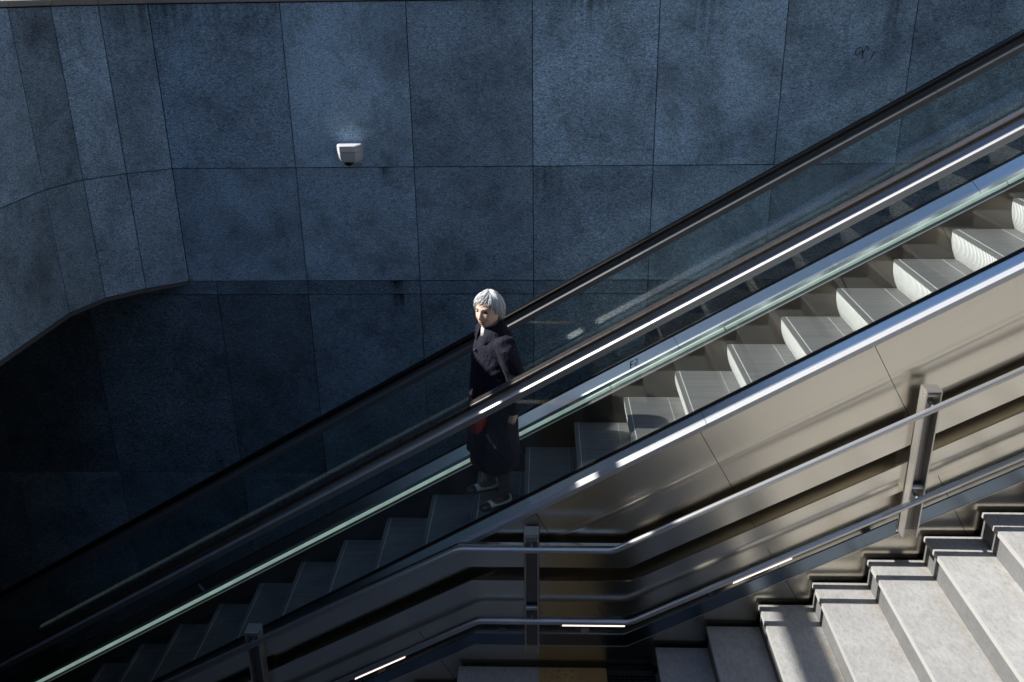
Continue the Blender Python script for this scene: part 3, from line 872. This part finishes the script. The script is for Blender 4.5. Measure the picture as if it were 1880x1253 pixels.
def head_pt(th, ph):
    cz = math.cos(th); cx = math.sin(th) * math.cos(ph); cy = math.sin(th) * math.sin(ph)
    x, y, z = .098 * cx, .079 * cy, .122 * cz
    if cx > 0:                                # flatter face
        x = .098 * (cx ** .86)
    t = max(0, min(1, (-cz - .15) / .85))
    y *= 1 - .22 * t
    if cx < 0: x *= 1 - .45 * t
    else: x *= 1 + .10 * t
    ay = abs(y)
    if cx > .2:
        k = min(1, (cx - .2) / .25)
        nose = 0
        if -.050 < z < .03:
            pr = (.03 - z) / .062 if z > -.032 else max(0, (z + .050) / .018)
            nose = .027 * pr * math.exp(-(y / (.0085 + .006 * pr)) ** 2)
        x += k * (nose + .006 * g(z, .034, .012) * (1 if ay < .045 else g(ay, .045, .02)) - .011 * g(ay, .032, .014) * g(z, .013, .011)
                  + .006 * g(ay, .043, .016) * g(z, -.030, .018) + .005 * g(z, -.058, .006) * g(y, 0, .020) + .005 * g(z, -.073, .007) * g(y, 0, .018)
                  - .005 * g(z, -.0655, .0035) * g(y, 0, .024) - .004 * g(z, -.084, .006) * g(y, 0, .02) + .008 * g(z, -.104, .014) * g(y, 0, .022)
                  - .004 * g(ay, .034 + (-.035 - z) * .25, .006) * g(z, -.05, .02))
    return Vector((x, y, z))
# ---- one continuous body: legs, feet, trunk, arms, hands, neck, head
mb = MB()
LY, RY = .115, -.145
limb(mb, [(0, .085, .90), (.015, .095, .50), (-.012, .105, .30), (-.010, LY, .075)], [.085, .058, .054, .034])
limb(mb, [(0, -.085, .90), (.015, -.105, .50), (-.012, -.125, .30), (-.010, RY, .075)], [.085, .058, .054, .034])
for fy, yaw in ((LY, .10), (RY, -.08)):
    c, s = math.cos(yaw), math.sin(yaw)
    rs = []
    for fx, w, zt, zb in ((-.062, .020, .060, .012), (-.045, .032, .085, .010), (-.01, .035, .098, .014), (.04, .035, .082, .016), (.09, .038, .058, .013), (.135, .042, .042, .011), (.170, .036, .032, .011), (.190, .018, .024, .013)):
        zm, hz = (zt + zb) / 2, (zt - zb) / 2
        rs.append([(fx * c - w * math.cos(t) * s, fy + fx * s + w * math.cos(t) * c, zm + hz * math.sin(t)) for t in [2 * math.pi * k / 16 for k in range(16)]])
    mb.rings(rs)
mb.rings([ell(0, 0, .80, .10, .15), ell(0, 0, .92, .125, .175), ell(.01, 0, 1.08, .115, .15), ell(.01, 0, 1.25, .12, .165), ell(0, 0, 1.36, .10, .165), ell(-.005, 0, 1.43, .07, .10), ell(0, 0, 1.455, .05, .06)])
limb(mb, [(0, 0, 1.40), (.008, 0, 1.47), (.022, 0, 1.545)], [.062, .052, .055])
L_SH, L_EL, L_WR = Vector((-.01, .175, 1.375)), Vector((-.075, .235, 1.09)), Vector((-.050, .225, .845))
R_SH, R_EL, R_WR = Vector((-.01, -.175, 1.375)), Vector((-.02, -.235, 1.09)), Vector((.105, -.050, .985))
limb(mb, [L_SH, L_EL, L_WR], [.052, .040, .026]); limb(mb, [R_SH, R_EL, R_WR], [.052, .040, .026])
def hand(mb, wrist, dirv, palm_n, curl, thumb_side):
    """palm and five separate fingers; dirv along the hand, palm_n out of the palm"""
    d = dirv.normalized(); n = (palm_n - d * palm_n.dot(d)).normalized(); s = d.cross(n) * thumb_side
    W = wrist
    limb(mb, [W - d * .01, W + d * .035, W + d * .080], [.024, .027, .029], 12)
    for off in (-.024, .024): limb(mb, [W + d * .01 + s * off * .5, W + d * .075 + s * off], [.013, .0125], 10)
    for k, (off, ln) in enumerate(((.027, .066), (.0095, .074), (-.009, .069), (-.027, .053))):
        p = W + d * (.080 - .004 * abs(k - 1)) + s * off
        q = [p]; a = .12
        for seg, c in ((.44, curl[0]), (.31, curl[1]), (.25, curl[2])):
            a += c
            p = p + (d * math.cos(a) + n * math.sin(a)) * ln * seg + s * off * .03
            q.append(p)
        limb(mb, q, [.0092, .0085, .0078, .0066], 10, 3)
    b = W + d * .022 + s * .024
    limb(mb, [b, b + d * .024 + s * .020 + n * .010, b + d * .052 + s * .022 + n * .022, b + d * .072 + s * .016 + n * .030], [.013, .011, .0095, .0075], 10, 3)
hand(mb, L_WR, Vector((.10, -.03, -1)), Vector((.1, -1, 0)), (.30, .35, .25), 1)
hand(mb, R_WR, Vector((.75, .62, -.25)), Vector((-.1, .1, -1)), (.75, .95, .6), -1)
nt_, np_ = 72, 96
grid = []
for i in range(1, nt_):
    grid.append([mb.bm.verts.new(HM @ head_pt(math.pi * i / nt_, 2 * math.pi * k / np_)) for k in range(np_)])
top, bot = mb.bm.verts.new(HM @ head_pt(0, 0)), mb.bm.verts.new(HM @ head_pt(math.pi, 0))
for a, b in zip(grid, grid[1:]):
    for k in range(np_): mb.face([a[k], a[(k + 1) % np_], b[(k + 1) % np_], b[k]])
for k in range(np_):
    mb.face([top, grid[0][(k + 1) % np_], grid[0][k]]); mb.face([bot, grid[-1][k], grid[-1][(k + 1) % np_]])
for sy in (-1, 1):
    rs = []
    for k in range(1, 9):
        t = math.pi * k / 9
        rs.append([HM @ Vector((-.014 + math.sin(t) * .019 * math.cos(a) - .006 * math.cos(t), sy * (.074 + .007 * math.sin(a) * math.sin(t) + .010 * math.sin(t) * max(0, -math.cos(a))), -.006 + .031 * math.cos(t))) for a in [2 * math.pi * j / 12 for j in range(12)]])
    mb.rings(rs)
raw = mb.build('body', [M['skin'], M['stocking'], M['lip']], None)
md = raw.modifiers.new('remesh', 'REMESH'); md.mode = 'VOXEL'; md.voxel_size = .0042; md.use_smooth_shade = True
ms = raw.modifiers.new('smooth', 'SMOOTH'); ms.factor = .4; ms.iterations = 2
def bake(o):
    bpy.context.view_layer.update()
    dg = bpy.context.evaluated_depsgraph_get()
    me = bpy.data.meshes.new_from_object(o.evaluated_get(dg))
    o.modifiers.clear(); o.data = me
    return me
me = bake(raw)
while len(me.materials) < 3: me.materials.append(M['skin'])
for i, k in enumerate(('skin', 'stocking', 'lip')): me.materials[i] = M[k]
HI = HM.inverted()
for p in me.polygons:
    c = p.center; q = HI @ c
    p.use_smooth = True
    if c.z < .9 and (abs(c.y) < .19 and not (c.x < -.02 and c.z > .6 and c.y > .17)): p.material_index = 1
    elif q.x > .07 and abs(q.y) < .021 and -.078 < q.z < -.055: p.material_index = 2
    else: p.material_index = 0
raw.parent = person; body = raw
# ---- face details
def blob(name, m, pos, r, parent=body, n=14, mat4=HM):
    mb = MB(); rs = []
    for k in range(1, 9):
        t = math.pi * k / 9
        rs.append([mat4 @ Vector((pos[0] + r[0] * math.sin(t) * math.cos(a), pos[1] + r[1] * math.sin(t) * math.sin(a), pos[2] + r[2] * math.cos(t))) for a in [2 * math.pi * j / n for j in range(n)]])
    mb.rings(rs); return mb.build(name, m, parent, smooth=True)
for sy in (-1, 1):
    e = blob('eye', M['eye'], (.0815, sy * .031, .0125), (.010, .0135, .0062))
    mb = MB(); limb(mb, [HM @ Vector((.098 - .0006 * k * k, sy * (.014 + .0085 * k), .031 + .006 * math.sin(k * .8))) for k in range(5)], [.0032, .0042, .0042, .0036, .0022], 8, 3)
    mb.build('eyebrow', M['brow'], person, smooth=True)
# ---- hair: cap plus combed locks
def hair_end(ph):
    """how far down the hair reaches for azimuth ph (0 = forehead)"""
    a = abs((ph + math.pi) % (2 * math.pi) - math.pi)
    z = [(0, .084), (.4, .080), (.7, .068), (.95, .040), (1.2, .008), (1.45, .004), (1.75, -.022), (2.1, -.055), (2.5, -.075), (3.15, -.085)]
    for (a0, z0), (a1, z1) in zip(z, z[1:]):
        if a0 <= a <= a1: return z0 + (z1 - z0) * (a - a0) / (a1 - a0)
    return -.08
def hair_pt(th, ph, off):
    p = head_pt(th, ph) if False else Vector((.100 * math.sin(th) * math.cos(ph), .077 * math.sin(th) * math.sin(ph), .123 * math.cos(th)))
    if p.x < 0 and p.z < -.02: p.x *= 1 - .25 * min(1, (-.02 - p.z) / .08)
    nrm_ = Vector((p.x / .100 ** 2, p.y / .077 ** 2, p.z / .123 ** 2)).normalized()
    puff = .009 + .010 * max(0, math.cos(th)) + .013 * max(0, -math.cos(ph)) * math.sin(th) + .004 * math.sin(3.3 * ph + 4 * th)
    return HM @ (p + nrm_ * (puff + off))
mb = MB(); nph = 72; colv = []
for j in range(nph):
    ph = 2 * math.pi * j / nph
    te = math.acos(max(-1, min(1, (hair_end(ph) + .024 + .006 * math.sin(j * 2.7)) / .123)))
    colv.append([mb.bm.verts.new(hair_pt(.02 + (te - .02) * k / 14, ph, -.004 + .002 * math.sin(j * 5.1 + k * .7))) for k in range(15)] +
                [mb.bm.verts.new(hair_pt(te * .995, ph, -.016))])
for a, b in zip(colv, colv[1:] + colv[:1]):
    for k in range(15): mb.face([a[k], b[k], b[k + 1], a[k + 1]])
hair = mb.build('hair', M['hair_base'], person, smooth=True)
mb = MB(); rnd = random.Random(3)
for s in range(1300):
    ph0 = rnd.uniform(0, 2 * math.pi)
    a = (ph0 + math.pi) % (2 * math.pi) - math.pi
    swirl = -.55 * math.exp(-(a / .9) ** 2) + rnd.uniform(-.10, .10)     # fringe brushed to one side
    t0 = rnd.choice((.05, .25, .5, .7)); q = []; rr = []
    te = math.acos(max(-1, min(1, (hair_end(ph0 + swirl) + rnd.gauss(.006, .015)) / .123)))
    if te < t0 + .2: t0 = .05
    o0 = rnd.uniform(-.004, .006); lift = rnd.uniform(-.010, .010) + (.010 if rnd.random() < .06 else 0)
    for k in range(6):
        u = k / 5
        q.append(hair_pt(t0 + (te - t0) * u, ph0 + swirl * u * u, o0 + lift * u)); rr.append(.0034 * (1 - .8 * u ** 2.0) * (.6 if k == 0 else 1))
    mb.tube(q, rr, 5)
mb.build('hair_locks', M['hair'], hair, smooth=True)
# ---- coat
mb = MB()
def cring(z, a, b, cx, cy=0):
    return [(cx + a * math.cos(t), cy + b * math.sin(t), z + .012 * math.sin(3 * t + z * 4)) for t in [2 * math.pi * k / 40 for k in range(40)]]
mb.rings([cring(.425, .205, .245, .015), cring(.55, .195, .238, .015), cring(.75, .180, .228, .012), cring(.92, .172, .220, .010), cring(1.08, .165, .205, .008), cring(1.22, .158, .200, .004), cring(1.33, .140, .196, -.004),
          cring(1.40, .112, .165, -.010), cring(1.445, .085, .112, -.008), cring(1.475, .072, .085, -.004)])
limb(mb, [L_SH + Vector((0, -.02, .01)), L_SH + Vector((-.02, .035, -.08)), L_EL + Vector((0, .01, 0)), L_WR + Vector((0, 0, .10)), L_WR + Vector((0, 0, .015))], [.080, .078, .068, .058, .056], 20)
limb(mb, [R_SH + Vector((0, .02, .01)), R_SH + Vector((-.01, -.035, -.08)), R_EL, (R_EL + R_WR) / 2 + Vector((0, -.01, 0)), R_WR - Vector((.02, .015, 0))], [.080, .078, .070, .060, .054], 20)
coat = mb.build('coat', M['coat'], None)
md = coat.modifiers.new('remesh', 'REMESH'); md.mode = 'VOXEL'; md.voxel_size = .009; md.use_smooth_shade = True
ms = coat.modifiers.new('smooth', 'SMOOTH'); ms.factor = .5; ms.iterations = 6
me = bake(coat)
from mathutils import noise as mnoise
for v in me.vertices:               # folds in the cloth
    p = v.co
    f = mnoise.noise(Vector((p.x * 9 + p.z * 2, p.y * 9, p.z * 2.6))) * .016 + mnoise.noise(Vector((p.x * 24, p.y * 24 + p.z * 14, p.z * 9))) * .0050
    if p.z > 1.1 or abs(p.y) > .19: f += .006 * math.sin(p.z * 80 + p.x * 60 + 3 * mnoise.noise(p * 8)) * max(0, mnoise.noise(p * 6 + Vector((5, 2, 1))))
    v.co = p + v.normal * f
for p in me.polygons: p.use_smooth = True
me.materials.clear(); me.materials.append(M['coat']); coat.parent = person
# collar, standing and folded, open at the front
mb = MB(); rows = []
NC = 36
for k in range(NC + 1):
    t = math.radians(26) + (2 * math.pi - math.radians(52)) * k / NC
    f = (1 + math.cos(t)) / 2          # 1 at the front
    c, s = math.cos(t), math.sin(t)
    drop = .052 * f
    rows.append([mb.bm.verts.new(p) for p in ((.062 * c + .012, .066 * s, 1.485 - drop), (.068 * c + .012, .072 * s, 1.528 - drop * 1.1), (.080 * c + .014, .086 * s, 1.531 - drop * 1.1),
                                              (.112 * c + .010, .125 * s, 1.462 - drop * 1.5), (.120 * c + .010, .134 * s, 1.434 - drop * 1.7), (.110 * c + .010, .122 * s, 1.430 - drop * 1.7))])
for a, b in zip(rows, rows[1:]):
    for k in range(5): mb.face([a[k], b[k], b[k + 1], a[k + 1]])
col = mb.build('collar', M['coat'], coat, smooth=True)
sd = col.modifiers.new('thick', 'SOLIDIFY'); sd.thickness = .004
mb = MB()
rs = [[(.035 + .052 * math.cos(t) * k, .048 * math.sin(t) * k, z) for t in [2 * math.pi * j / 24 for j in range(24)]] for z, k in ((1.40, 1.25), (1.45, 1.15), (1.492, 1.02), (1.507, .98))]
mb.rings(rs); mb.build('blouse', M['blouse'], person, smooth=True)
for k in range(4):
    mb = MB(); z = 1.30 - .15 * k; xx = .158 + .003 * k
    mb.tube([(xx - .012, .012, z), (xx + .006, .012, z)], .011, 14); mb.build('button', M['dark'], coat, smooth=True)
# skirt under the coat
mb = MB(); mb.rings([cring(.335, .190, .228, .012), cring(.45, .185, .222, .012), cring(.70, .15, .185, .005)], cap=False)
sk = mb.build('skirt', M['skirt_cloth'], person, smooth=True); sd = sk.modifiers.new('thick', 'SOLIDIFY'); sd.thickness = .005
# shoes
def shoe(fy, yaw):
    c, s = math.cos(yaw), math.sin(yaw)
    def ring(fx, w, zt, zb, n=20, open_=False):
        zm, hz = (zt + zb) / 2, (zt - zb) / 2
        return [(fx * c - w * math.cos(t) * s, fy + fx * s + w * math.cos(t) * c, max(zb, zm + hz * math.sin(t))) for t in [2 * math.pi * k / n for k in range(n)]]
    mb = MB()
    # upper: walls low at the instep so that the foot shows
    secs = [(-.076, .018, .066, .012), (-.066, .034, .072, .008), (-.04, .0395, .056, .007), (0, .0405, .046, .007), (.04, .041, .044, .007), (.075, .0435, .054, .007), (.10, .0465, .056, .007), (.125, .048, .052, .007)]
    mb.rings([ring(*q) for q in secs]); sh = mb.build('shoe', M['cream'], person, smooth=True)
    mb = MB(); mb.rings([ring(*q) for q in ((.1255, .0482, .0522, .007), (.150, .046, .046, .007), (.178, .037, .038, .008), (.198, .022, .030, .010), (.205, .008, .022, .013))])
    mb.build('toecap', M['toecap'], sh, smooth=True)
    mb = MB(); mb.rings([[(x * c - y * s, fy + x * s + y * c, z) for x, y in [(-.078, -.02), (-.07, -.033), (-.03, -.038), (.06, -.038), (.12, -.045), (.17, -.036), (.20, -.012), (.20, .012), (.17, .036), (.12, .045), (.06, .038), (-.03, .038), (-.07, .033), (-.078, .02)]] for z in (.001, .0095)])
    mb.build('sole', M['toecap'], sh)
    mb = MB(); mb.rings([[(x * c - y * s, fy + x * s + y * c, z) for x, y in [(-.075, -.022), (-.02, -.03), (-.02, .03), (-.075, .022)]] for z in (.0005, .014)]); mb.build('heel', M['toecap'], sh)
shoe(LY, .10); shoe(RY, -.08)

# ---- handbag held in front
bag = tag(empty('handbag', (PX, PY, PZ), math.radians(206)), 'small red leather handbag with silver clasp held against the dark coat', 'handbag')
BC = Vector((.190, .150, .865)); by = math.radians(52)
BM = Matrix.Translation(BC) @ Matrix.Rotation(by, 4, 'Z')
def bpt(x, y, z): return BM @ Vector((x, y, z))
mb = MB(); rs = []
for z, w, d in ((-.115, .134, .030), (-.110, .144, .042), (-.06, .148, .050), (0, .144, .046), (.05, .136, .036), (.085, .126, .024), (.092, .122, .014)):
    rs.append([bpt(w * math.copysign(abs(math.cos(t)) ** .45, math.cos(t)), d * math.copysign(abs(math.sin(t)) ** .6, math.sin(t)), z) for t in [2 * math.pi * k / 36 for k in range(36)]])
mb.rings(rs); bd_ = mb.build('bag_body', M['red'], bag, smooth=True)
mb = MB(); rs = []
for x in range(-10, 11):
    xx = .126 * x / 10
    rs.append([bpt(xx, y, z) for y, z in ((.012, .095), (-.012, .097), (-.034, .070), (-.0495, .02 - .03 * (1 - (x / 10) ** 2)), (-.0535, .018 - .03 * (1 - (x / 10) ** 2)), (-.040, .074), (-.014, .103), (.012, .101))])
mb.rings(rs); mb.build('flap', M['red'], bd_)
HR = R_WR + Vector((.066, .052, -.040))      # inside the curled fingers of the right hand
mb = MB(); limb(mb, [bpt(-.10, 0, .085), bpt(-.095, 0, .12), HR + Vector((-.04, -.03, -.01)), HR, HR + Vector((.04, .03, -.012)), bpt(.098, 0, .12), bpt(.10, 0, .085)], [.006] * 7, 10, 5)
mb.build('handle', M['red'], bag, smooth=True)
mb = MB(); mb.tube([bpt(-.014, -.057, .0), bpt(.014, -.057, .0)], .008, 12); mb.tube([bpt(0, -.056, .012), bpt(0, -.056, -.018)], .005, 10); mb.build('clasp', M['clasp'], bd_, auto=40)
for sx in (-1, 1):
    mb = MB(); mb.tube([bpt(sx * .10 - .006, -.03, .088), bpt(sx * .10 + .006, -.03, .088)], .010, 12); mb.build('ring', M['clasp'], bd_, auto=40)

# ------------------------------------------------------------------ light, sky, camera
EL = math.radians(38.5)
Ldir = Vector((-math.cos(EL), .020, math.sin(EL))).normalized()
sun = bpy.data.lights.new('sun', 'SUN'); sun.energy = 5.0; sun.angle = math.radians(.53); sun.color = (1.0, .955, .885)
so = bpy.data.objects.new('sun', sun); COL.objects.link(so)
so.rotation_euler = Ldir.to_track_quat('Z', 'Y').to_euler()
so.location = (-10, 3, 12)
w = bpy.data.worlds.new('World'); SC.world = w; w.use_nodes = True
nt = w.node_tree; nt.nodes.clear()
sky = nt.nodes.new('ShaderNodeTexSky'); sky.sky_type = 'NISHITA'; sky.sun_disc = False
sky.sun_elevation = EL
sky.sun_rotation = math.atan2(Ldir.x, Ldir.y)
sky.air_density = 1.0; sky.dust_density = .6; sky.ozone_density = 2.5
bg = nt.nodes.new('ShaderNodeBackground'); bg.inputs[1].default_value = .15
ow = nt.nodes.new('ShaderNodeOutputWorld')
nt.links.new(sky.outputs[0], bg.inputs[0]); nt.links.new(bg.outputs[0], ow.inputs[0])

cd = bpy.data.cameras.new('camera'); cd.sensor_width = 36; cd.lens = 31.8336; cd.clip_start = .05; cd.clip_end = 400
co = bpy.data.objects.new('camera', cd); COL.objects.link(co)
def cam_axes(p, y, r):
    f = Vector((math.sin(y) * math.cos(p), math.cos(y) * math.cos(p), -math.sin(p)))
    rt = Vector((math.cos(y), -math.sin(y), 0)); dn = f.cross(rt)
    c, s = math.cos(r), math.sin(r)
    return c * rt + s * dn, -s * rt + c * dn, f
rt, dn, fw = cam_axes(math.radians(21.51223), math.radians(-2.132495), math.radians(.802846))
co.matrix_world = Matrix(((rt.x, -dn.x, -fw.x, 0), (rt.y, -dn.y, -fw.y, 0), (rt.z, -dn.z, -fw.z, 0), (0, 0, 0, 1)))
SC.camera = co
SC.view_settings.view_transform = 'Standard'; SC.view_settings.look = 'None'
SC.view_settings.exposure = .7; SC.view_settings.gamma = 1.0
try: SC.view_settings.use_curve_mapping = False
except Exception: pass
SC.render.engine = 'CYCLES'
SC.cycles.max_bounces = 8; SC.cycles.transparent_max_bounces = 24
SC.cycles.use_denoising = True
